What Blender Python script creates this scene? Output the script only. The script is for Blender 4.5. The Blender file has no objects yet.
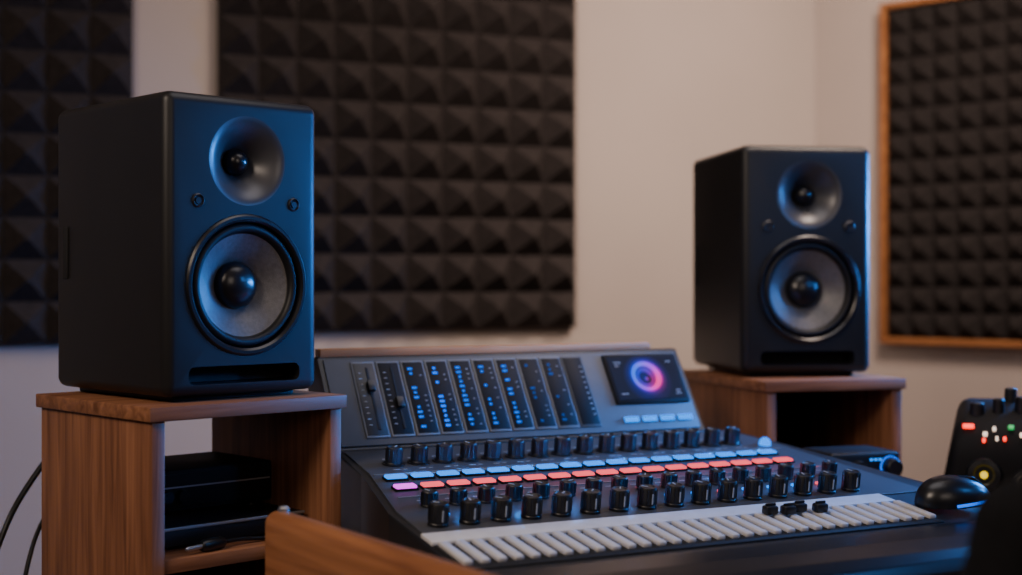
import bpy, bmesh, math, random
from mathutils import Vector, Matrix
random.seed(7)
S = bpy.context.scene
C = S.collection
R = math.radians
CZ = 1.15            # camera height

# ------------------------------------------------------------------ materials
def mat(name, col, rough=.5, metal=0, emis=None, es=0, var=0.0, vscale=30, bump=0.0, bscale=200, spec=.5, coat=0):
    m = bpy.data.materials.new(name); m.use_nodes = True
    nt = m.node_tree; b = nt.nodes['Principled BSDF']
    b.inputs['Base Color'].default_value = (*col, 1)
    b.inputs['Roughness'].default_value = rough
    b.inputs['Metallic'].default_value = metal
    b.inputs['Specular IOR Level'].default_value = spec
    b.inputs['Coat Weight'].default_value = coat
    if emis:
        b.inputs['Emission Color'].default_value = (*emis, 1)
        b.inputs['Emission Strength'].default_value = es
    tc = nt.nodes.new('ShaderNodeTexCoord')
    if var > 0:
        n = nt.nodes.new('ShaderNodeTexNoise'); n.inputs['Scale'].default_value = vscale; n.inputs['Detail'].default_value = 5
        nt.links.new(tc.outputs['Object'], n.inputs['Vector'])
        r = nt.nodes.new('ShaderNodeValToRGB')
        r.color_ramp.elements[0].position = .3; r.color_ramp.elements[1].position = .7
        r.color_ramp.elements[0].color = (*[c*(1-var) for c in col], 1)
        r.color_ramp.elements[1].color = (*[min(1, c*(1+var)) for c in col], 1)
        nt.links.new(n.outputs['Fac'], r.inputs['Fac']); nt.links.new(r.outputs['Color'], b.inputs['Base Color'])
    if bump > 0:
        n2 = nt.nodes.new('ShaderNodeTexNoise'); n2.inputs['Scale'].default_value = bscale; n2.inputs['Detail'].default_value = 3
        nt.links.new(tc.outputs['Object'], n2.inputs['Vector'])
        bp = nt.nodes.new('ShaderNodeBump'); bp.inputs['Strength'].default_value = bump; bp.inputs['Distance'].default_value = .002
        nt.links.new(n2.outputs['Fac'], bp.inputs['Height']); nt.links.new(bp.outputs['Normal'], b.inputs['Normal'])
    return m

def wood(name, dark, light, sc=(40, 40, 3), rough=.5, spec=.25):
    m = bpy.data.materials.new(name); m.use_nodes = True
    nt = m.node_tree; b = nt.nodes['Principled BSDF']; b.inputs['Roughness'].default_value = rough
    b.inputs['Specular IOR Level'].default_value = spec
    tc = nt.nodes.new('ShaderNodeTexCoord'); mp = nt.nodes.new('ShaderNodeMapping'); mp.inputs['Scale'].default_value = sc
    nt.links.new(tc.outputs['Object'], mp.inputs['Vector'])
    n = nt.nodes.new('ShaderNodeTexNoise'); n.inputs['Scale'].default_value = 1.6; n.inputs['Detail'].default_value = 8; n.inputs['Distortion'].default_value = .6
    nt.links.new(mp.outputs['Vector'], n.inputs['Vector'])
    r = nt.nodes.new('ShaderNodeValToRGB'); r.color_ramp.elements[0].position = .3; r.color_ramp.elements[1].position = .72
    r.color_ramp.elements[0].color = (*dark, 1); r.color_ramp.elements[1].color = (*light, 1)
    nt.links.new(n.outputs['Fac'], r.inputs['Fac']); nt.links.new(r.outputs['Color'], b.inputs['Base Color'])
    bp = nt.nodes.new('ShaderNodeBump'); bp.inputs['Strength'].default_value = .15; bp.inputs['Distance'].default_value = .001
    nt.links.new(n.outputs['Fac'], bp.inputs['Height']); nt.links.new(bp.outputs['Normal'], b.inputs['Normal'])
    return m

M = dict(
    wall=mat('wall_paint', (.39, .325, .292), .9, var=.04, vscale=2, bump=.1, bscale=120),
    ceil=mat('ceiling_paint', (.40, .36, .34), .9, var=.03, vscale=2),
    floor=wood('floor_boards', (.05, .03, .02), (.11, .065, .04), (3, 30, 3)),
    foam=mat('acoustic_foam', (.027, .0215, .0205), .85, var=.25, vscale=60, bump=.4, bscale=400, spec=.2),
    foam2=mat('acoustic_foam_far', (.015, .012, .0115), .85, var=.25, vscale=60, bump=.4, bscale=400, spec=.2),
    frame=wood('frame_oak', (.22, .082, .028), (.34, .14, .05), (6, 6, 30)),
    trim=wood('trim_oak', (.42, .19, .08), (.65, .33, .15), (2.5, 40, 40)),
    walnut=wood('walnut', (.105, .040, .020), (.29, .125, .062), (45, 45, 2.5)),
    walnut_h=wood('walnut_horizontal', (.12, .046, .022), (.31, .135, .066), (2.5, 45, 45)),
    rail=wood('rail_wood', (.17, .060, .023), (.37, .15, .06), (40, 2.5, 40), .42, .35),
    cab=mat('cabinet_black', (.0085, .0082, .0084), .42, var=.1, vscale=15, bump=.06, bscale=900, spec=.34),
    ring=mat('ring_black', (.006, .006, .008), .28, var=.05, spec=.5),
    rubber=mat('rubber', (.006, .006, .007), .5, var=.1, spec=.3),
    matte=mat('matte_black', (.005, .005, .006), .65, var=.1, spec=.15),
    cone=mat('cone_paper', (.095, .090, .090), .34, var=.2, vscale=180, bump=.25, bscale=700, spec=.6),
    cap=mat('dust_cap', (.007, .007, .009), .28, var=.05),
    guide=mat('waveguide', (.036, .036, .040), .36, var=.06, spec=.6),
    hole=mat('cavity_black', (.003, .003, .004), .8, var=.1),
    screw=mat('screw_steel', (.04, .04, .045), .35, .8, var=.1),
    edge=mat('edge_grey', (.22, .22, .23), .4, .3, var=.05),
    body=mat('console_body', (.014, .015, .018), .42, var=.1, vscale=20, bump=.05, bscale=700, spec=.4),
    panel=mat('console_panel', (.046, .049, .057), .45, .1, var=.08, vscale=25, bump=.05, bscale=700, spec=.4),
    face=mat('bridge_face', (.070, .074, .082), .48, .1, var=.06, spec=.35),
    disp=mat('display_glass', (.005, .006, .009), .5, var=.05, spec=.15),
    fgrey=mat('channel_frame', (.15, .158, .17), .5, .2, var=.06, spec=.35),
    alu=mat('brushed_strip', (.60, .59, .59), .45, .0, var=.06, vscale=60),
    key=mat('key_pale', (.56, .54, .53), .45, var=.05),
    knob=mat('knob_black', (.006, .006, .007), .40, var=.08, spec=.5),
    mark=mat('print_white', (.34, .36, .39), .6, var=.03),
    plast=mat('glossy_black_plastic', (.007, .008, .010), .30, var=.06, spec=.45),
    blue=mat('led_and_sheen_blue', (.0, .03, .15), .5, emis=(.0, .15, 1.0), es=1.5, var=.05, spec=.0),  # lit parts, and the glowing sheen on the mouse side
    bluedim=mat('led_blue_dim', (.003, .03, .12), .5, emis=(.01, .14, .6), es=.3, var=.05, spec=.05),
    meter=mat('led_meter_blue', (.0, .03, .12), .5, emis=(.0, .17, 1.0), es=1.0, var=.05, spec=.0),
    cyan=mat('led_pale_blue', (.0, .02, .12), .5, emis=(.0, .24, 1.0), es=1.9, var=.05, spec=.0),
    red=mat('led_coral', (.15, .01, .01), .5, emis=(1.0, .09, .12), es=1.7, var=.05, spec=.0),
    mag=mat('led_magenta', (.12, .01, .12), .5, emis=(.75, .04, .85), es=2.4, var=.05, spec=.0),
    redl=mat('led_red', (.8, .03, .02), .4, emis=(1.0, .03, .015), es=3.2, var=.05),
    yel=mat('led_yellow', (.6, .5, .05), .4, emis=(.9, .60, .01), es=1.3, var=.05),
    grn=mat('led_green', (.1, .5, .2), .4, emis=(.01, .6, .12), es=.7, var=.05),
    wht=mat('led_white', (.6, .6, .6), .4, emis=(1.0, .75, .55), es=1.5, var=.05),
    fabric=mat('chair_fabric', (.005, .005, .006), .9, var=.2, vscale=90, bump=.4, bscale=500, spec=.15),
    metal=mat('plug_metal', (.5, .5, .52), .3, .9, var=.05),
)

# ------------------------------------------------------------------ mesh helpers
def link(name, bm, m, parent=None, loc=(0, 0, 0), rot=(0, 0, 0), smooth=True, ang=35):
    bmesh.ops.recalc_face_normals(bm, faces=bm.faces)
    me = bpy.data.meshes.new(name); bm.to_mesh(me); bm.free()
    me.materials.append(m)
    return link_me(name, me, parent, loc, rot, smooth, ang)
def link_me(name, me, parent=None, loc=(0, 0, 0), rot=(0, 0, 0), smooth=True, ang=35):
    if smooth:
        for p in me.polygons: p.use_smooth = True
        me.set_sharp_from_angle(angle=R(ang))
    o = bpy.data.objects.new(name, me); C.objects.link(o)
    o.parent = parent; o.location = loc; o.rotation_euler = rot
    return o
def inst(name, me, parent, loc, rot=(0, 0, 0), label=None):
    o = bpy.data.objects.new(name, me); C.objects.link(o); o.parent = parent; o.location = loc; o.rotation_euler = rot
    return o
def join(bm, other, mtx=None):
    me = bpy.data.meshes.new('tmp'); other.to_mesh(me); other.free()
    if mtx: me.transform(mtx)
    bm.from_mesh(me); bpy.data.meshes.remove(me)
def box(sx, sy, sz, c=(0, 0, 0), bev=0, seg=2):
    bm = bmesh.new(); bmesh.ops.create_cube(bm, size=1)
    for v in bm.verts: v.co = Vector((v.co.x*sx+c[0], v.co.y*sy+c[1], v.co.z*sz+c[2]))
    if bev: bmesh.ops.bevel(bm, geom=list(bm.edges), offset=bev, segments=seg, affect='EDGES', profile=.5)
    return bm
def lathe(prof, seg=48, axis='Z', c=(0, 0, 0)):
    bm = bmesh.new(); rings = []
    for r, h in prof:
        if r < 1e-6:
            rings.append([bm.verts.new((0, 0, h))])
        else:
            rings.append([bm.verts.new((r*math.cos(2*math.pi*i/seg), r*math.sin(2*math.pi*i/seg), h)) for i in range(seg)])
    for a, b in zip(rings[:-1], rings[1:]):
        for i in range(seg):
            j = (i+1) % seg
            if len(a) == 1 and len(b) == 1: continue
            if len(a) == 1: bm.faces.new((a[0], b[i], b[j]))
            elif len(b) == 1: bm.faces.new((a[i], a[j], b[0]))
            else: bm.faces.new((a[i], a[j], b[j], b[i]))
    if axis == 'Y':      # +h points to -Y (towards the front)
        for v in bm.verts: v.co = Vector((v.co.x, -v.co.z, v.co.y))
    if axis == 'X':
        for v in bm.verts: v.co = Vector((v.co.z, v.co.y, v.co.x))
    for v in bm.verts: v.co += Vector(c)
    return bm
def prism(poly, top, bot, bev=0):
    f = lambda q, x, y: q(x, y) if callable(q) else q
    bm = bmesh.new()
    t = [bm.verts.new((x, y, f(top, x, y))) for x, y in poly]
    b = [bm.verts.new((x, y, f(bot, x, y))) for x, y in poly]
    bm.faces.new(t); bm.faces.new(b[::-1]); n = len(poly)
    for i in range(n): bm.faces.new((t[i], b[i], b[(i+1) % n], t[(i+1) % n]))
    if bev: bmesh.ops.bevel(bm, geom=list(bm.edges), offset=bev, segments=3, affect='EDGES', profile=.5)
    return bm
def extrude_x(prof, x0, x1, bev=0):
    bm = bmesh.new()
    a = [bm.verts.new((x0, y, z)) for y, z in prof]; b = [bm.verts.new((x1, y, z)) for y, z in prof]
    bm.faces.new(a); bm.faces.new(b[::-1]); n = len(prof)
    for i in range(n): bm.faces.new((a[i], a[(i+1) % n], b[(i+1) % n], b[i]))
    if bev: bmesh.ops.bevel(bm, geom=list(bm.edges), offset=bev, segments=3, affect='EDGES', profile=.5)
    return bm
def tube(pts, r, seg=10, sub=8):
    P = [Vector(p) for p in pts]; path = []
    Q = [P[0]*2-P[1]] + P + [P[-1]*2-P[-2]]
    for i in range(1, len(Q)-2):
        for k in range(sub):
            t = k/sub; a, b, c, d = Q[i-1], Q[i], Q[i+1], Q[i+2]
            path.append(.5*((2*b)+(c-a)*t+(2*a-5*b+4*c-d)*t*t+(3*b-a-3*c+d)*t**3))
    path.append(P[-1])
    bm = bmesh.new(); rings = []; up = Vector((0.13, .21, 1)).normalized()
    for i, p in enumerate(path):
        d = (path[min(i+1, len(path)-1)]-path[max(i-1, 0)]).normalized()
        x = d.cross(up)
        if x.length < .05: x = d.cross(Vector((1, 0, 0)))
        x.normalize(); y = d.cross(x)
        rings.append([bm.verts.new(p+(x*math.cos(2*math.pi*k/seg)+y*math.sin(2*math.pi*k/seg))*r) for k in range(seg)])
    for a, b in zip(rings[:-1], rings[1:]):
        for k in range(seg): bm.faces.new((a[k], a[(k+1) % seg], b[(k+1) % seg], b[k]))
    bm.faces.new(rings[0]); bm.faces.new(rings[-1][::-1])
    return bm
def tag(o, label, cat, group=None):
    o['label'] = label; o['category'] = cat
    if group: o['group'] = group
    return o
def thing(name, label, cat, loc, rz=0, group=None):
    o = bpy.data.objects.new(name, None); C.objects.link(o); o.empty_display_size = .05
    o.location = loc; o.rotation_euler = (0, 0, rz)
    return tag(o, label, cat, group)
def struct(name, bm, m):
    o = link(name, bm, m, smooth=False); o['kind'] = 'structure'; return o
def boolean(me, cutters):
    o = bpy.data.objects.new('tmp', me); C.objects.link(o); ks = []
    for k in cutters:
        bmesh.ops.recalc_face_normals(k, faces=k.faces)
        km = bpy.data.meshes.new('k'); k.to_mesh(km); k.free()
        ko = bpy.data.objects.new('k', km); C.objects.link(ko); ks.append(ko)
        md = o.modifiers.new('b', 'BOOLEAN'); md.operation = 'DIFFERENCE'; md.solver = 'EXACT'; md.object = ko
    dg = bpy.context.evaluated_depsgraph_get(); dg.update()
    res = bpy.data.meshes.new_from_object(o.evaluated_get(dg))
    for ko in ks: bpy.data.objects.remove(ko)
    bpy.data.objects.remove(o)
    return res

# ------------------------------------------------------------------ room
A = (0.90, 4.15); B = (-2.6, 2.593); D = (3.2, 2.005); E = (3.2, -1.5); F = (-2.6, -1.5)
ctr = Vector((0.2, 1.2))
def wall(name, p, q, h=2.7):
    p = Vector(p); q = Vector(q); d = (q-p).normalized(); n = Vector((d.y, -d.x))
    if (ctr-p).dot(n) > 0: n = -n
    t = .12
    poly = [p, q, q+n*t, p+n*t]
    struct(name, prism([(v.x, v.y) for v in poly], h, 0), M['wall'])
wall('wall_back', B, A); wall('wall_right_back', A, D); wall('wall_right', D, E); wall('wall_front', E, F); wall('wall_left', F, B)
struct('floor', prism([B, A, D, E, F], 0, -.1), M['floor'])
struct('ceiling', prism([B, A, D, E, F], 2.8, 2.7), M['ceil'])
def base(name, p, q):
    p = Vector(p); q = Vector(q); d = (q-p).normalized(); n = Vector((d.y, -d.x))
    if (ctr-p).dot(n) < 0: n = -n
    p2, q2 = p+d*.03, q-d*.03
    struct(name, prism([(v.x, v.y) for v in (p2, q2, q2+n*.015, p2+n*.015)], .09, 0), M['ceil'])
base('baseboard_back', B, A); base('baseboard_right_back', A, D)

# ------------------------------------------------------------------ acoustic foam
def foam(nx, nz, p, depth, back=.025):
    bm = box(nx*p, back, nz*p, (nx*p/2, -back/2, nz*p/2))
    vs = {}
    def V(i, j):
        if (i, j) not in vs: vs[(i, j)] = bm.verts.new((i*p, -back-.001, j*p))
        return vs[(i, j)]
    for i in range(nx):
        for j in range(nz):
            q = [V(i, j), V(i+1, j), V(i+1, j+1), V(i, j+1)]
            cx, cz = (i+.5)*p, (j+.5)*p; e = .004
            a = [bm.verts.new((cx+sx*e, -back-depth+random.uniform(-.002, .002), cz+sz*e)) for sx, sz in ((-1, -1), (1, -1), (1, 1), (-1, 1))]
            bm.faces.new(a)
            for k in range(4): bm.faces.new((q[k], q[(k+1) % 4], a[(k+1) % 4], a[k]))
    return bm
wd = Vector((math.cos(R(24)), math.sin(R(24)), 0)); wn = Vector((wd.y, -wd.x, 0))
def onback(s, z): return Vector((0, 3.75, 0)) + wd*s + wn*.002 + Vector((0, 0, z))
def s_at(x):      # distance along back wall seen at image column x
    r = (x-511)/1400; Y = 3.75/(1-math.tan(R(24))*r); return r*Y/math.cos(R(24))
p = (s_at(572)-s_at(218))/10
o = link('acoustic_foam_panel', foam(10, 12, p, .055), M['foam'], None, onback(s_at(217), CZ-.115), (0, 0, R(24)), smooth=False)
tag(o, 'large dark pyramid foam panel on the back wall between the two speakers', 'acoustic panel')
o = link('acoustic_foam_panel', foam(8, 12, p, .055), M['foam'], None, onback(s_at(131)-8*p, CZ-.135), (0, 0, R(24)), smooth=False)
tag(o, 'dark pyramid foam panel on the wall behind the left speaker, cut by the photo edge', 'acoustic panel')
rd = Vector((.731, -.682, 0)).normalized(); ra = math.atan2(rd.y, rd.x)
rt = thing('framed_acoustic_panel', 'dark foam panel in a thin orange wood frame behind the right speaker', 'acoustic panel', Vector((A[0], A[1], 0))+rd*.232+Vector((-.0015, -.0015, CZ-.165)), ra)
W, H, f = 1.0, .96, .017
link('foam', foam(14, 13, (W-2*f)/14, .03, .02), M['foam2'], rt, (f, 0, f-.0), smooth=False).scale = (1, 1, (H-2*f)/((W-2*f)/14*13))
fb = box(f, .040, H, (f/2, -.020, H/2), .003)
for b in (box(f, .040, H, (W-f/2, -.020, H/2), .003), box(W, .040, f, (W/2, -.0202, f/2), .003), box(W, .040, f, (W/2, -.0202, H-f/2), .003)): join(fb, b)
link('frame', fb, M['frame'], rt)

# ------------------------------------------------------------------ speakers
def at_corner(cx, cy, yaw, w, d):
    c, s = math.cos(yaw), math.sin(yaw)
    return (cx+c*w/2-s*d/2, cy+s*w/2+c*d/2)
SW, SD, SH = .243, .31, .408
def make_speaker(loc, yaw, label):
    t = thing('studio_monitor', label, 'speaker', loc, yaw, 'pair of studio monitors')
    fy = -SD/2; z0 = .007
    bm = box(SW, SD, SH-z0, (0, 0, z0+(SH-z0)/2), .0145, 6)
    bmesh.ops.recalc_face_normals(bm, faces=bm.faces)
    me = bpy.data.meshes.new('cabinet'); bm.to_mesh(me); bm.free(); me.materials.append(M['cab'])
    wc, tc_, wr, tr, ox = .154, .322, .096, .0605, .004
    cut = [lathe([(0, -.06), (wr, -.06), (wr, .03), (0, .03)], 96, 'Y', (ox, fy, wc)),
           lathe([(0, -.045), (tr, -.045), (tr, .03), (0, .03)], 96, 'Y', (ox, fy, tc_)),
           box(.176, .10, .024, (ox-.003, fy, .034), .009, 4)]
    me = boolean(me, cut); me.materials.clear(); me.materials.append(M['cab'])
    link_me('cabinet', me, t, ang=28)
    link('bass_port', box(.172, .004, .022, (ox-.003, fy+.045, .034)), M['hole'], t)
    wf = link('woofer', lathe([(wr-.0005, -.012), (wr-.0005, .001), (wr-.003, .0035), (wr-.007, .0035), (wr-.010, .001), (wr-.0115, -.006), (wr-.0115, -.02)], 96, 'Y'), M['ring'], t, (ox, fy, wc))
    sp = []
    for k in range(13):
        a = math.pi*k/12; sp.append((.0775+.0065*math.cos(a), -.008+.0075*math.sin(a)))
    link('surround', lathe([(.0855, -.012)]+sp+[(.070, -.009)], 96, 'Y'), M['rubber'], wf)
    link('cone', lathe([(.0712, -.0088), (.060, -.0145), (.047, -.0225), (.036, -.030), (.026, -.038)], 96, 'Y'), M['cone'], wf)
    link('dust_cap', lathe([(.0325, -.038), (.0322, -.031)]+[(.032*math.cos(a), -.031+.021*math.sin(a)) for a in [R(15*i) for i in range(1, 7)]], 64, 'Y'), M['cap'], wf)
    prof = [(tr, .0)]
    for k in range(1, 15):
        u = k/14; prof.append((tr*(1-u)+.017*u, -.036*(1-math.cos(u*math.pi/2*1.0))**.85))
    tw = link('tweeter', lathe(prof+[(.015, -.040)], 96, 'Y'), M['guide'], t, (ox, fy, tc_), ang=60)
    link('dome', lathe([(.0180, -.040), (.0180, -.032)]+[(.0175*math.cos(R(a)), -.032+.019*math.sin(R(a))) for a in (10, 25, 40, 55, 70, 82, 90)], 48, 'Y'), M['cap'], tw)
    for x in (-.073, .079):
        link('screw', lathe([(.0095, -.004), (.0095, .001), (.0078, .0022), (.007, .0005), (.0045, .0), (.0043, .0018), (0, .0018)], 32, 'Y'), M['screw'], t, (x, fy, .2655))
    link('base_pad', box(SW-.05, SD-.05, .0075, (0, 0, .00375), .002), M['rubber'], t)
    link('side_handle', box(.003, .014, .075, (-SW/2-.0008, SD/2-.035, .2), .0014), M['hole'], t)
    return t
xy = at_corner(-.447, 1.81, R(44), SW, SD)
spL = make_speaker((xy[0], xy[1], CZ-.154), R(44), 'large near black studio monitor on the left wooden stand, blue lit cones')
k = 1.035
xy = at_corner(.4174, 2.53, R(9), SW*k*.985, SD*k)
spR = make_speaker((xy[0], xy[1], CZ-.168), R(9), 'farther black studio monitor on the right wooden stand, blue glow on its right edge')
spR.scale = (k*.985, k, k)

# ------------------------------------------------------------------ stands
def make_stand(cx, cy, yaw, w, d, top, label, shelf_z, closed):
    x, y = at_corner(cx, cy, yaw, w, d)
    t = thing('speaker_stand', label, 'speaker stand', (x, y, 0), yaw, 'wooden speaker stands')
    th = .019
    link('top_board', box(w, d, th, (0, 0, top-th/2), .002), M['walnut_h'], t)
    for sx in (-1, 1):
        link('side_panel', box(th, d-.012, top-th, (sx*(w/2-.006-th/2), 0, (top-th)/2), .0015), M['walnut'], t)
    iw = w-.012-2*th
    for z in (shelf_z, .12):
        link('shelf', box(iw, d-.02, .018, (0, 0, z-.009), .001), M['walnut_h'], t)
    bt_ = top-th if closed else shelf_z-.03
    link('dark_backing', box(iw, .008, bt_-.13, (0, d/2-.005, (bt_+.13)/2)), M['matte'], t)  # black backing; full height on the right stand, added to darken its opening
    return t
stL = make_stand(-.454, 1.76, R(44), .310, .32, CZ-.1545, 'near wooden speaker stand with an open shelf under the left speaker', CZ-.352, False)
stR = make_stand(.443, 2.44, R(17), .282, .36, CZ-.1685, 'farther wooden speaker stand behind the console under the right speaker', CZ-.40, True)
yawL = R(44); cL, sL = math.cos(yawL), math.sin(yawL)
def inL(x, y, z): 
    return (stL.location.x+cL*x-sL*y, stL.location.y+sL*x+cL*y, z)
shz = CZ-.352
bx = thing('media_drive', 'slim black unit with a lighter grey edge, lowest in the left stand', 'drive', inL(.0, .015, shz+.0005), yawL)
link('case', box(.245, .235, .026, (0, 0, .018), .003), M['rubber'], bx)
link('edge_strip', box(.244, .004, .004, (0, -.1175, .029), .001), M['edge'], bx)
for x in (-.1, .1):
    for y in (-.09, .09): link('foot', lathe([(0, 0), (.008, 0), (.008, .006), (0, .006)], 16), M['rubber'], bx, (x, y, 0))
dv = thing('shelf_amplifier', 'matte black amplifier box resting on the slim unit in the left stand', 'amplifier', inL(0.012, .050, shz+.0325), yawL)
link('case', box(.215, .155, .058, (0, 0, .035), .004), M['matte'], dv)
link('front_panel', box(.205, .004, .046, (0, -.0785, .035), .0015), M['matte'], dv)
link('seam', box(.200, .002, .002, (0, -.0805, .040)), M['edge'], dv)
for x in (-.07, -.045): link('dial', lathe([(0, 0), (.009, 0), (.0085, .01), (0, .011)], 24, 'Y'), M['matte'], dv, (x, -.080, .028))
for x in (-.08, .08):
    for y in (-.06, .06): link('foot', lathe([(0, 0), (.009, 0), (.009, .008), (0, .008)], 16), M['rubber'], dv, (x, y, 0))
pl = thing('jack_plug', 'black and silver cable plug lying at the front of the left stand shelf', 'cable plug', inL(-.045, -.132, shz+.0088), yawL+R(12))
link('barrel', lathe([(0, -.022), (.006, -.022), (.0085, -.016), (.0085, .012), (.006, .018), (0, .018)], 24, 'X'), M['plast'], pl)
link('tip', lathe([(0, -.05), (.0025, -.048), (.0032, -.044), (.0032, -.022), (0, -.022)], 20, 'X'), M['metal'], pl)
link('cable', tube([(.017, 0, 0), (.05, .0, -.001), (.08, -.005, -.004), (.1, -.01, -.0055)], .003), M['rubber'], pl)

# ------------------------------------------------------------------ desk + console frame
Y27 = R(27); cr, sr = math.cos(Y27), math.sin(Y27)
OX, OY = -.185, 2.04
DZ = CZ-.37
def W3(u, v, z=0): return (OX+cr*u-sr*v, OY+sr*u+cr*v, z)
desk = thing('studio_desk', 'wooden studio desk with raised side rail carrying the mixing console', 'desk', W3(.4, -.3, 0), Y27)
dl = lambda u, v: (u-.4, v+.3)
poly = [(-.062, .21), (.68, .21), (.70, .0), (1.25, -.04), (1.25, -.72), (-.17, -.72), (-.235, -.262), (-.225, -.15), (-.066, -.075)]
link('desktop', prism([dl(*q) for q in poly], DZ, DZ-.035, .002), M['walnut_h'], desk)
for u, v in ((-.04, .12), (1.18, -.12), (1.18, -.65), (-.05, -.62)):
    x, y = dl(u, v); link('leg', box(.05, .05, DZ-.035, (x, y, (DZ-.035)/2), .003), M['walnut'], desk)
ry = math.atan2(-.354, .271)+math.pi/2-Y27-R(3)
x, y = dl(-.245, -.255)
rl = link('side_rail', box(.036, .60, .16, (-.0, -.30, 0), .016, 6), M['rail'], desk, (x, y, DZ+.098-.08), (0, 0, ry))
link('end_cap', lathe([(0, 0), (.007, 0), (.007, .004), (.005, .0065), (0, .007)], 24), M['metal'], rl, (.002, -.022, .0795))

con = thing('mixing_console', 'large dark mixing console with glowing blue and coral buttons and a meter bridge', 'mixing console', W3(0, 0, DZ+.0005), Y27)
TL = math.atan(.1405)
s0 = lambda v: .115+.1405*v
def SP(u, v, h=0): return (u, v-h*math.sin(TL), s0(v)+h*math.cos(TL))
SR = (TL, 0, 0)
BA = math.atan2(.134, .088)
def BP(u, a, h=0): return (u, .06+a*math.cos(BA)-h*math.sin(BA), .123+a*math.sin(BA)+h*math.cos(BA))
BR_ = (BA, 0, 0)
plan = [(-.098, -.49), (.775, -.49), (.765, -.36), (.69, -.06), (.655, .056), (-.055, .056), (-.062, -.07), (-.094, -.25)]
link('base_body', prism(plan, lambda x, y: s0(y), 0.004, .004), M['body'], con)
plan2 = [(-.088, -.348), (.715, -.348), (.668, -.06), (.64, .045), (-.045, .045), (-.052, -.075), (-.084, -.25)]
link('control_panel', prism(plan2, lambda x, y: s0(y)+.0025, lambda x, y: s0(y)-.004, .001), M['panel'], con)
pr = [(-.484, .004), (-.484, .048), (-.50, .0475), (-.54, .044), (-.575, .036), (-.592, .026), (-.602, .012), (-.602, .004)]
link('palm_rest', extrude_x(pr, -.100, .79, .003), M['plast'], con, ang=50)
bp = [(.052, .004), (.052, .1265), (.060, .123), (.148, .257), (.154, .259), (.178, .257), (.195, .227), (.20, .004)]
link('meter_bridge', extrude_x(bp, -.050, .607, .002), M['body'], con)
link('bridge_panel', box(.642, .150, .003, (0, 0, 0), .001), M['face'], con, BP(.278, .081, .0012), BR_)
link('wood_trim', box(.60, .026, .013, (0, 0, 0), .002), M['trim'], con, (.255, .1640, .2640), (0, 0, 0))
for x, y in ((-.03, .17), (.58, .17), (-.03, -.44), (.70, -.44)):
    link('foot', lathe([(0, 0), (.016, 0), (.016, .006), (0, .006)], 20), M['rubber'], con, (x, y, 0))

# channel displays
pitch = .0412
for i in range(10):
    u = .018+i*pitch
    fr = link('channel_display', box(.0385, .132, .004, (0, 0, 0), .001), M['fgrey'] if i < 9 else M['face'], con, BP(u, .083, .0035), BR_)
    link('glass', box(.0335, .125, .002, (0, 0, .0022), .0006), M['disp'] if i > 0 else M['body'], fr)
    if i < 2:
        b = box(.0035, .108, .0012, (.004, 0, .0036)); link('slot', b, M['hole'], fr)
        link('slider', box(.012, .018, .008, (.004, .02-.03*i, .007), .002), M['knob'], fr)
        b = bmesh.new()
        for kk in range(10): join(b, box(.005, .0010, .0006, (-.009, -.045+kk*.01, .0034)))
        link('scale_marks', b, M['mark'], fr)
    elif i < 9:
        b = bmesh.new(); rnd = random.Random(i*5+1); n = 13
        for kk in range(n):
            if rnd.random() < (.75 if i < 6 else .5):
                join(b, box(.0080 if rnd.random() < .6 else .0045, .0040, .0008, (-.0065, -.052+kk*.0085, .0036)))
        link('level_meter', b, M['blue'] if i == 3 else M['meter'] if i < 7 else M['bluedim'], fr)
        b = bmesh.new()
        for kk in range(12):
            if rnd.random() < .5: join(b, box(.0034, .0010, .0006, (.009, -.052+kk*.0090, .0034)))
        link('scale_marks', b, M['mark'], fr)
    else:
        b = bmesh.new()
        for kk in range(10): join(b, box(.004, .0012, .0006, (.011, -.045+kk*.010, .0034)))
        link('scale_marks', b, M['mark'], fr)
# screen: swirl of magenta, violet and blue
sm = bpy.data.materials.new('screen_graphic'); sm.use_nodes = True
nt = sm.node_tree; pb = nt.nodes['Principled BSDF']; pb.inputs['Base Color'].default_value = (.003, .004, .006, 1); pb.inputs['Roughness'].default_value = .5; pb.inputs['Specular IOR Level'].default_value = .1
tc = nt.nodes.new('ShaderNodeTexCoord'); sep = nt.nodes.new('ShaderNodeSeparateXYZ'); nt.links.new(tc.outputs['Object'], sep.inputs[0])
def mth(op, a, b=None):
    n = nt.nodes.new('ShaderNodeMath'); n.operation = op
    for i, v in enumerate((a, b)):
        if v is None: continue
        if isinstance(v, (int, float)): n.inputs[i].default_value = v
        else: nt.links.new(v, n.inputs[i])
    return n.outputs[0]
d = mth('SQRT', mth('ADD', mth('POWER', mth('ABSOLUTE', sep.outputs['X']), 2.0), mth('POWER', mth('ABSOLUTE', sep.outputs['Y']), 2.0)))
ang = mth('ARCTAN2', sep.outputs['Y'], sep.outputs['X'])
rp = nt.nodes.new('ShaderNodeValToRGB')
nt.links.new(mth('ADD', mth('MULTIPLY', d, 20.0), mth('MULTIPLY', mth('SINE', mth('ADD', ang, mth('MULTIPLY', d, 120.0))), .06)), rp.inputs[0])
cr_ = rp.color_ramp; cr_.elements[0].position = 0; cr_.elements[0].color = (.35, .2, .5, 1); cr_.elements[1].position = .95; cr_.elements[1].color = (.001, .003, .006, 1)
for ps, cl in ((.08, (.03, .03, .08, 1)), (.20, (.02, .02, .06, 1)), (.28, (.30, .15, .5, 1)), (.36, (.10, .08, .25, 1)), (.46, (1, 1, 1, 1)), (.54, (.8, .7, 1, 1)), (.60, (.08, .12, .3, 1)), (.72, (.008, .03, .08, 1))):
    e = cr_.elements.new(ps); e.color = cl
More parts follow.
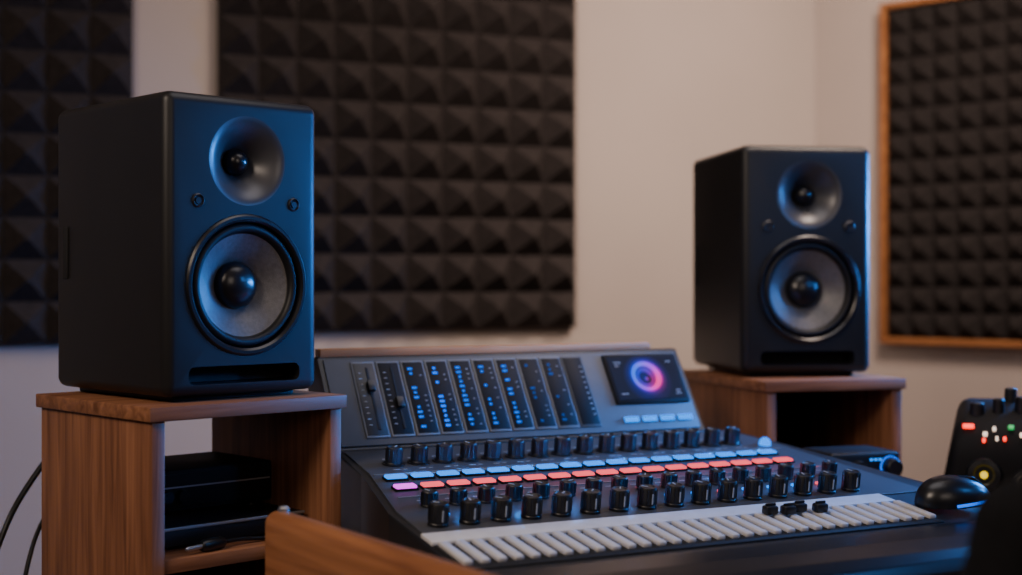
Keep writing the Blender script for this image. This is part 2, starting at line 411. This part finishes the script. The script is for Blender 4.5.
mx = nt.nodes.new('ShaderNodeMix'); mx.data_type = 'RGBA'; mx.blend_type = 'MULTIPLY'; mx.inputs[0].default_value = 1
rp2 = nt.nodes.new('ShaderNodeValToRGB'); nt.links.new(mth('ADD', mth('MULTIPLY', mth('SINE', mth('ADD', ang, -1.1)), -.5), .5), rp2.inputs[0])
rp2.color_ramp.elements[0].color = (.02, .16, 1, 1); rp2.color_ramp.elements[1].color = (1, .02, .28, 1)
e = rp2.color_ramp.elements.new(.55); e.color = (.35, .03, .95, 1)
nt.links.new(rp.outputs[0], mx.inputs[6]); nt.links.new(rp2.outputs[0], mx.inputs[7])
nt.links.new(mx.outputs[2], pb.inputs['Emission Color']); pb.inputs['Emission Strength'].default_value = 1.7
sc = link('display_screen', box(.146, .094, .006, (0, 0, 0), .002), M['matte'], con, BP(.522, .102, .004), BR_)
link('screen', box(.134, .082, .001, (0, 0, 0)), sm, sc, (0, 0, .0034))
b = bmesh.new()
for (x, y, w) in ((-.050, .030, .014), (-.052, .024, .008), (-.053, -.030, .014), (.052, .030, .010), (.054, -.026, .008), (.053, -.032, .010)):
    join(b, box(w, .0012, .0004, (x, y, 0)))
link('readout_lines', b, M['mark'], sc, (0, 0, .0042))

# knobs / buttons
def mesh_of(bm, m, name, ang=35):
    bmesh.ops.recalc_face_normals(bm, faces=bm.faces); me = bpy.data.meshes.new(name); bm.to_mesh(me); bm.free(); me.materials.append(m)
    for p_ in me.polygons: p_.use_smooth = True
    me.set_sharp_from_angle(angle=R(ang)); return me
def knobmesh(r, h, name):
    prof = [(0, 0), (r*1.06, 0), (r*1.06, h*.10), (r, h*.14), (r*.95, h*.95), (r*.90, h), (r*.72, h), (r*.68, h*.97), (0, h*.97)]
    bm = lathe(prof, 28)
    for i in range(12):
        a = 2*math.pi*i/12; join(bm, box(.0016, .0016, h*.72, (r*.975*math.cos(a), r*.975*math.sin(a), h*.54)))
    return mesh_of(bm, M['knob'], name, 25)
k1 = knobmesh(.0118, .025, 'knob_small'); k2 = knobmesh(.0108, .020, 'knob_mid'); k3 = knobmesh(.0125, .028, 'knob_large')
pm = mesh_of(box(.0018, .009, .0008, (0, .0045, 0)), M['mark'], 'pointer')
pmv = mesh_of(box(.0018, .0008, .014, (0, 0, 0)), M['mark'], 'pointer_side')
pmb = mesh_of(box(.020, .0085, .0035, (0, 0, 0), .001), M['cyan'], 'light_bar')
pmr = mesh_of(box(.018, .0080, .0035, (0, 0, 0), .001), M['red'], 'light_bar_red')
colr = mesh_of(lathe([(.0142, 0), (.0165, 0), (.0165, .0015), (.0142, .0018)], 28), M['screw'], 'collar')
rnd = random.Random(3)
for i in range(16):
    kn = inst('knob', k1, con, SP(i*.0394, -.036, .003), SR)
    inst('pointer', pm, kn, (0, 0, .0250), (0, 0, rnd.uniform(-1.5, 1.5)))
    inst('collar', colr, kn, (0, 0, 0))
for i in range(17):
    kn = inst('knob', k2, con, SP(-.034+i*.0410, -.240, .003), SR)
    inst('pointer', pm, kn, (0, 0, .0200), (0, 0, rnd.uniform(-1.5, 1.5)))
for i in range(16):
    kn = inst('knob', k3, con, SP(-.056+i*.0435, -.318, .003), SR)
    inst('pointer', pm, kn, (0, 0, .0280), (0, 0, rnd.uniform(-1, 1)))
    inst('pointer', pmv, kn, (0, -.0132, .014))
bt = {c: mesh_of(box(.0300, .0150, .006, (0, 0, .003), .0018), M[c], 'button_'+c) for c in ('cyan', 'blue', 'red', 'mag')}
bezel = mesh_of(box(.034, .019, .003, (0, 0, .001), .001), M['matte'], 'bezel')
for i in range(17):
    u = -.028+i*.0395
    q = inst('button', bt['cyan'], con, SP(u, -.112, .003), SR); inst('bezel', bezel, q, (0, 0, 0))
    c = 'mag' if i == 0 else 'red'
    q = inst('button', bt[c], con, SP(u-.006, -.160, .003), SR); inst('bezel', bezel, q, (0, 0, 0))
link('indicator_lamp', lathe([(.010, 0), (.010, .004), (.008, .009), (.004, .012), (0, .013)], 24), M['cyan'], con, SP(.640, -.060, .003), SR)
sb = mesh_of(box(.028, .010, .004, (0, 0, .002), .0015), M['cyan'], 'button_small')
for i in range(4): inst('button', sb, con, BP(.468+i*.035, .026, .003), BR_)
for i in range(15):
    inst('light_bar', pmb if i % 4 != 2 else pmr, con, SP(-.034+i*.0435, -.280, .004), SR)
b = bmesh.new()
for i in range(16):
    u = i*.0394
    for dx, dy, w in ((-.007, -.030, .010), (.006, -.030, .006), (0, .028, .012), (-.004, -.056, .015)):
        join(b, box(w, .0013, .0005, (u+dx, dy-.036, 0)))
for i in range(17):
    join(b, box(.014, .0013, .0005, (-.034+i*.041, -.216, 0)))
for v in b.verts: v.co = Vector((v.co.x, v.co.y, v.co.z+s0(v.co.y)+.003))
link('printed_markings', b, M['mark'], con, smooth=False)
link('divider_strip', box(.70, .003, .002, (0, 0, 0)), M['fgrey'], con, SP(.30, -.087, .003), SR)
link('divider_strip', box(.72, .003, .002, (0, 0, 0)), M['fgrey'], con, SP(.30, -.198, .003), SR)
# light strip and slats
link('fader_strip', box(.715, .036, .006, (0, 0, 0), .0015), M['alu'], con, SP(.264, -.368, .002), SR)
link('slat_bed', box(.715, .092, .003, (0, 0, 0), .001), M['hole'], con, SP(.264, -.434, .001), SR)
km = mesh_of(box(.0120, .074, .006, (0, 0, .0030), .002), M['key'], 'slat')
for i in range(33):
    inst('fader_slat', km, con, SP(-.084+i*.0218, -.430, .002), SR)
hm = box(.020, .013, .012, (0, 0, .006), .003); join(hm, box(.016, .003, .004, (0, 0, .013), .001))
hm = mesh_of(hm, M['knob'], 'fader_cap')
for u, v in ((.385, -.405), (.41, -.411), (.433, -.405), (.462, -.413)):
    inst('fader_cap', hm, con, SP(u, v, .0082), SR)

# ------------------------------------------------------------------ things on the right
ms = thing('computer_mouse', 'black computer mouse resting on the right end of the console', 'mouse', W3(.684, -.430, DZ+s0(-.430)+.0085), R(10))
ms.rotation_euler = (R(6), R(-3), R(12))
def mousemesh(z0, z1, sx, sy, sz):
    bm = bmesh.new(); bmesh.ops.create_uvsphere(bm, u_segments=40, v_segments=24, radius=1)
    for v in bm.verts:
        x, y, z = v.co
        zz = max(z, 0)**.85
        v.co = Vector((x*sx*(1-.10*y), y*sy, zz*sz*(1+.25*(-x)*1.0*.6)+z0))
    return bm
link('shell', mousemesh(.002, 0, .056, .036, .038), M['plast'], ms)
link('sole', lathe([(0, 0), (.03, 0), (.03, .003), (0, .003)], 32), M['rubber'], ms)
link('scroll_wheel', lathe([(0, -.004), (.009, -.004), (.010, 0), (.009, .004), (0, .004)], 24, 'Y'), M['rubber'], ms, (.028, 0, .027))
link('seam', tube([(.054, .0, .010), (.045, 0, .0245), (.03, 0, .0345), (.01, 0, .0390)], .0008), M['screw'], ms)
link('side_sheen', tube([(-.012, -.0368, .006), (.012, -.0358, .007), (.032, -.0300, .0070), (.046, -.020, .0065), (.055, -.006, .006)], .0022), M['blue'], ms)  # blue light caught on the mouse side, made as a glowing tube

it = thing('audio_interface', 'small black audio interface with blue lights on the desk before the right stand', 'audio interface', W3(.795, -.085, DZ+.0005), R(18))
link('case', box(.13, .10, .092, (0, 0, .051), .006, 3), M['rubber'], it)
for x in (-.05, .05):
    for y in (-.035, .035): link('foot', lathe([(0, 0), (.008, 0), (.008, .006), (0, .006)], 16), M['rubber'], it, (x, y, 0))
for x in (-.045, -.015): link('dial', lathe([(0, 0), (.011, 0), (.0095, .014), (0, .015)], 28, 'Y'), M['knob'], it, (x, -.05, .074))
lt = bmesh.new()
for x in (.010, .018, .026): join(lt, box(.005, .002, .004, (x, -.0505, .085)))
link('status_lights', lt, M['cyan'], it)
link('volume_dial', lathe([(0, 0), (.016, 0), (.0145, .016), (.012, .018), (0, .018)], 32, 'Y'), M['knob'], it, (.045, -.05, .072))
rg = lathe([(.0165, 0), (.0185, 0), (.0185, .002), (.0165, .002)], 32, 'Y'); link('light_ring', rg, M['blue'], it, (.045, -.05, .072))

cu = thing('control_unit', 'bulky black desktop controller with small red, white, green and yellow lights beside the mouse', 'controller', (.838, 2.34, DZ+.0005), R(-18))
pf = [(-.08, .0), (-.092, .03), (-.088, .105), (-.060, .142), (.03, .176), (.065, .165), (.08, 0)]
hb = extrude_x([(y, z+.004) for y, z in pf], -.118, .14, .022)
for v in hb.verts: v.co.x = (v.co.x-.03)*(1-.22*max(0, v.co.z)/.17)+.03
link('housing', hb, M['matte'], cu, ang=60)
link('base_pad', box(.20, .14, .005, (.01, 0, .0025)), M['matte'], cu)
def dial(x, y, z, r, c, rx=R(86)):
    dd = link('jog_dial', lathe([(0, -.012), (r, -.012), (r, .006), (r*.9, .011), (r*.62, .012), (r*.5, .009), (0, .009)], 40), M['plast'], cu, (x, y, z), (rx, 0, 0))
    link('dial_light', lathe([(0, 0), (r*.22, 0), (r*.20, .003), (0, .0035)], 28), M[c], dd, (0, 0, .0088))
dial(-.046, -.089, .062, .028, 'yel'); dial(.018, -.089, .050, .024, 'wht'); dial(.066, -.086, .090, .020, 'redl')
ta = math.atan2(.037, .028)
def TP(x, a, h=0): return (x, -.088+a*math.cos(ta)-h*math.sin(ta), .109+a*math.sin(ta)+h*math.cos(ta))
for x, a, c, w in ((-.070, .034, 'redl', .018), (-.044, .020, 'wht', .007), (-.030, .030, 'wht', .005), (-.004, .034, 'grn', .009), (-.046, .008, 'redl', .005), (-.014, .012, 'redl', .005), (.012, .020, 'wht', .006), (.030, .034, 'redl', .007), (.048, .022, 'yel', .006), (-.026, .012, 'wht', .004)):
    link('button', box(w, .007, .006, (0, 0, .002), .0015), M[c], cu, TP(x, a, .001), (ta, 0, 0))
for x, y, r, h in ((-.056, -.030, .013, .020), (-.022, -.022, .010, .024), (.016, -.018, .014, .026), (.055, -.018, .012, .020), (-.002, .020, .011, .024)):
    link('knob', lathe([(0, -.015), (r, -.015), (r*.9, h*.9), (r*.7, h), (0, h)], 28), M['rubber'], cu, (x, y, .158+(y+.02)*.35))
cb = link('desk_cable', tube([Vector(W3(.86, -.10, DZ+.02)), Vector(W3(.88, -.15, DZ+.035)), Vector(W3(.91, -.17, DZ+.045)), Vector(W3(.925, -.13, DZ+.03)), Vector(W3(.92, -.07, DZ+.0035))], .003), M['rubber'])
tag(cb, 'thin black cable arching over the desk beside the small audio interface', 'cable')

bk = Vector((spL.location.x-.695*.17, spL.location.y+.719*.17, CZ-.05))
cb = link('speaker_cable', tube([bk, bk+Vector((-.03, .06, -.08)), Vector((-.715, 2.12, CZ-.28)), Vector((-.755, 2.08, CZ-.37)), Vector((-.775, 2.02, CZ-.50)), Vector((-.77, 1.98, .5)), Vector((-.76, 2.0, .1)), Vector((-.80, 2.05, .006))], .0045), M['rubber'])
tag(cb, 'black cable hanging down behind the left speaker stand, the outer one', 'cable')
cb = link('power_cable', tube([bk+Vector((.03, .02, -.04)), bk+Vector((0, .05, -.12)), Vector((-.70, 2.15, CZ-.33)), Vector((-.722, 2.09, CZ-.42)), Vector((-.72, 2.04, CZ-.55)), Vector((-.72, 2.05, .5)), Vector((-.72, 2.1, .006))], .0035), M['rubber'])
tag(cb, 'thinner black cable hanging beside the left speaker stand, the inner one', 'cable')

# ------------------------------------------------------------------ chair
ch = thing('office_chair', 'black padded office chair at the near right corner, mostly out of frame', 'chair', (.388, 1.37, 0), R(27+180))
link('seat', box(.44, .42, .09, (0, 0, .49), .035, 4), M['fabric'], ch)
bk_ = box(.44, .07, .485, (0, 0, .2425), .034, 4)
for v in bk_.verts: v.co.x *= (1-.36*max(0, v.co.z-.2)/.26)
link('backrest', bk_, M['fabric'], ch, (0, .20, .515), (R(-6), 0, 0))
link('back_support', box(.07, .02, .34, (0, .245, .56), .005), M['plast'], ch)
link('column', lathe([(0, .10), (.028, .10), (.028, .28), (.02, .28), (.02, .45), (0, .45)], 24), M['screw'], ch)
for i in range(5):
    a = 2*math.pi*i/5
    lg = link('leg', box(.28, .045, .03, (.15, 0, .09), .008), M['plast'], ch, (0, 0, 0), (0, 0, a))
    link('caster', lathe([(0, -.018), (.03, -.018), (.033, -.01), (.033, .01), (.03, .018), (0, .018)], 24, 'Y'), M['rubber'], lg, (.27, 0, .034))

# ------------------------------------------------------------------ lights
def area(name, loc, tgt, size, e, col, spread=180, sy=None):
    l = bpy.data.lights.new(name, 'AREA'); l.energy = e; l.color = col; l.size = size; l.spread = R(spread)
    if sy: l.shape = 'RECTANGLE'; l.size_y = sy
    o = bpy.data.objects.new(name, l); C.objects.link(o); o.location = loc
    o.rotation_euler = (Vector(tgt)-Vector(loc)).to_track_quat('-Z', 'Y').to_euler(); return o
area('warm_key', (-1.2, .3, 2.3), (0, 2.1, .9), .7, 30, (1, .81, .66))
area('front_fill', (.9, -.6, 2.0), (-.2, 2.0, .9), .9, 8, (1, .83, .70))
area('wall_wash', (1.0, 2.5, 2.5), (.50, 3.9, 1.1), .5, 25, (1, .79, .66), 120)
area('blue_key', (1.75, 2.40, 1.42), (-.2, 2.0, 1.17), .14, 3.2, (.03, .28, 1.0), 60)
area('blue_cone', (1.5, 1.5, 1.75), (.1, 2.2, 1.15), .2, 1.2, (.05, .32, 1.0), 60)
area('blue_rim', (1.45, 2.85, 1.35), (.6, 2.62, 1.15), .25, 13, (.03, .28, 1.0), 80)
area('top_fill', (.3, 1.9, 2.6), (.3, 2.0, .8), 1.0, 8, (1.0, .92, .92))
def glow(name, u, v, h, col, e):       # unseen point lamps added for the spill of the lit buttons
    l = bpy.data.lights.new(name, 'POINT'); l.energy = e; l.color = col; l.shadow_soft_size = 0
    o = bpy.data.objects.new(name, l); C.objects.link(o)
    q = SP(u, v, h); o.location = W3(q[0], q[1], DZ+q[2])
for i in range(8):
    glow('button_spill_blue', .01+i*.085, -.090, .013, (.02, .28, 1.0), .05)
    glow('button_spill_coral', .03+i*.085, -.192, .013, (1.0, .10, .14), .028)
    glow('bar_spill_blue', -.01+i*.085, -.280, .018, (.02, .28, 1.0), .022)
w = bpy.data.worlds.new('world'); S.world = w; w.use_nodes = True
w.node_tree.nodes['Background'].inputs[0].default_value = (.05, .05, .06, 1); w.node_tree.nodes['Background'].inputs[1].default_value = .3

cam = bpy.data.cameras.new('camera'); co = bpy.data.objects.new('camera', cam); C.objects.link(co)
co.location = (0, 0, CZ); co.rotation_euler = (R(90), 0, 0)
cam.sensor_width = 36; cam.lens = 1400*36/1022; cam.clip_start = .05
cam.shift_y = -2.5/1022
cam.dof.use_dof = True; cam.dof.focus_distance = 1.92; cam.dof.aperture_fstop = 2.0
S.camera = co
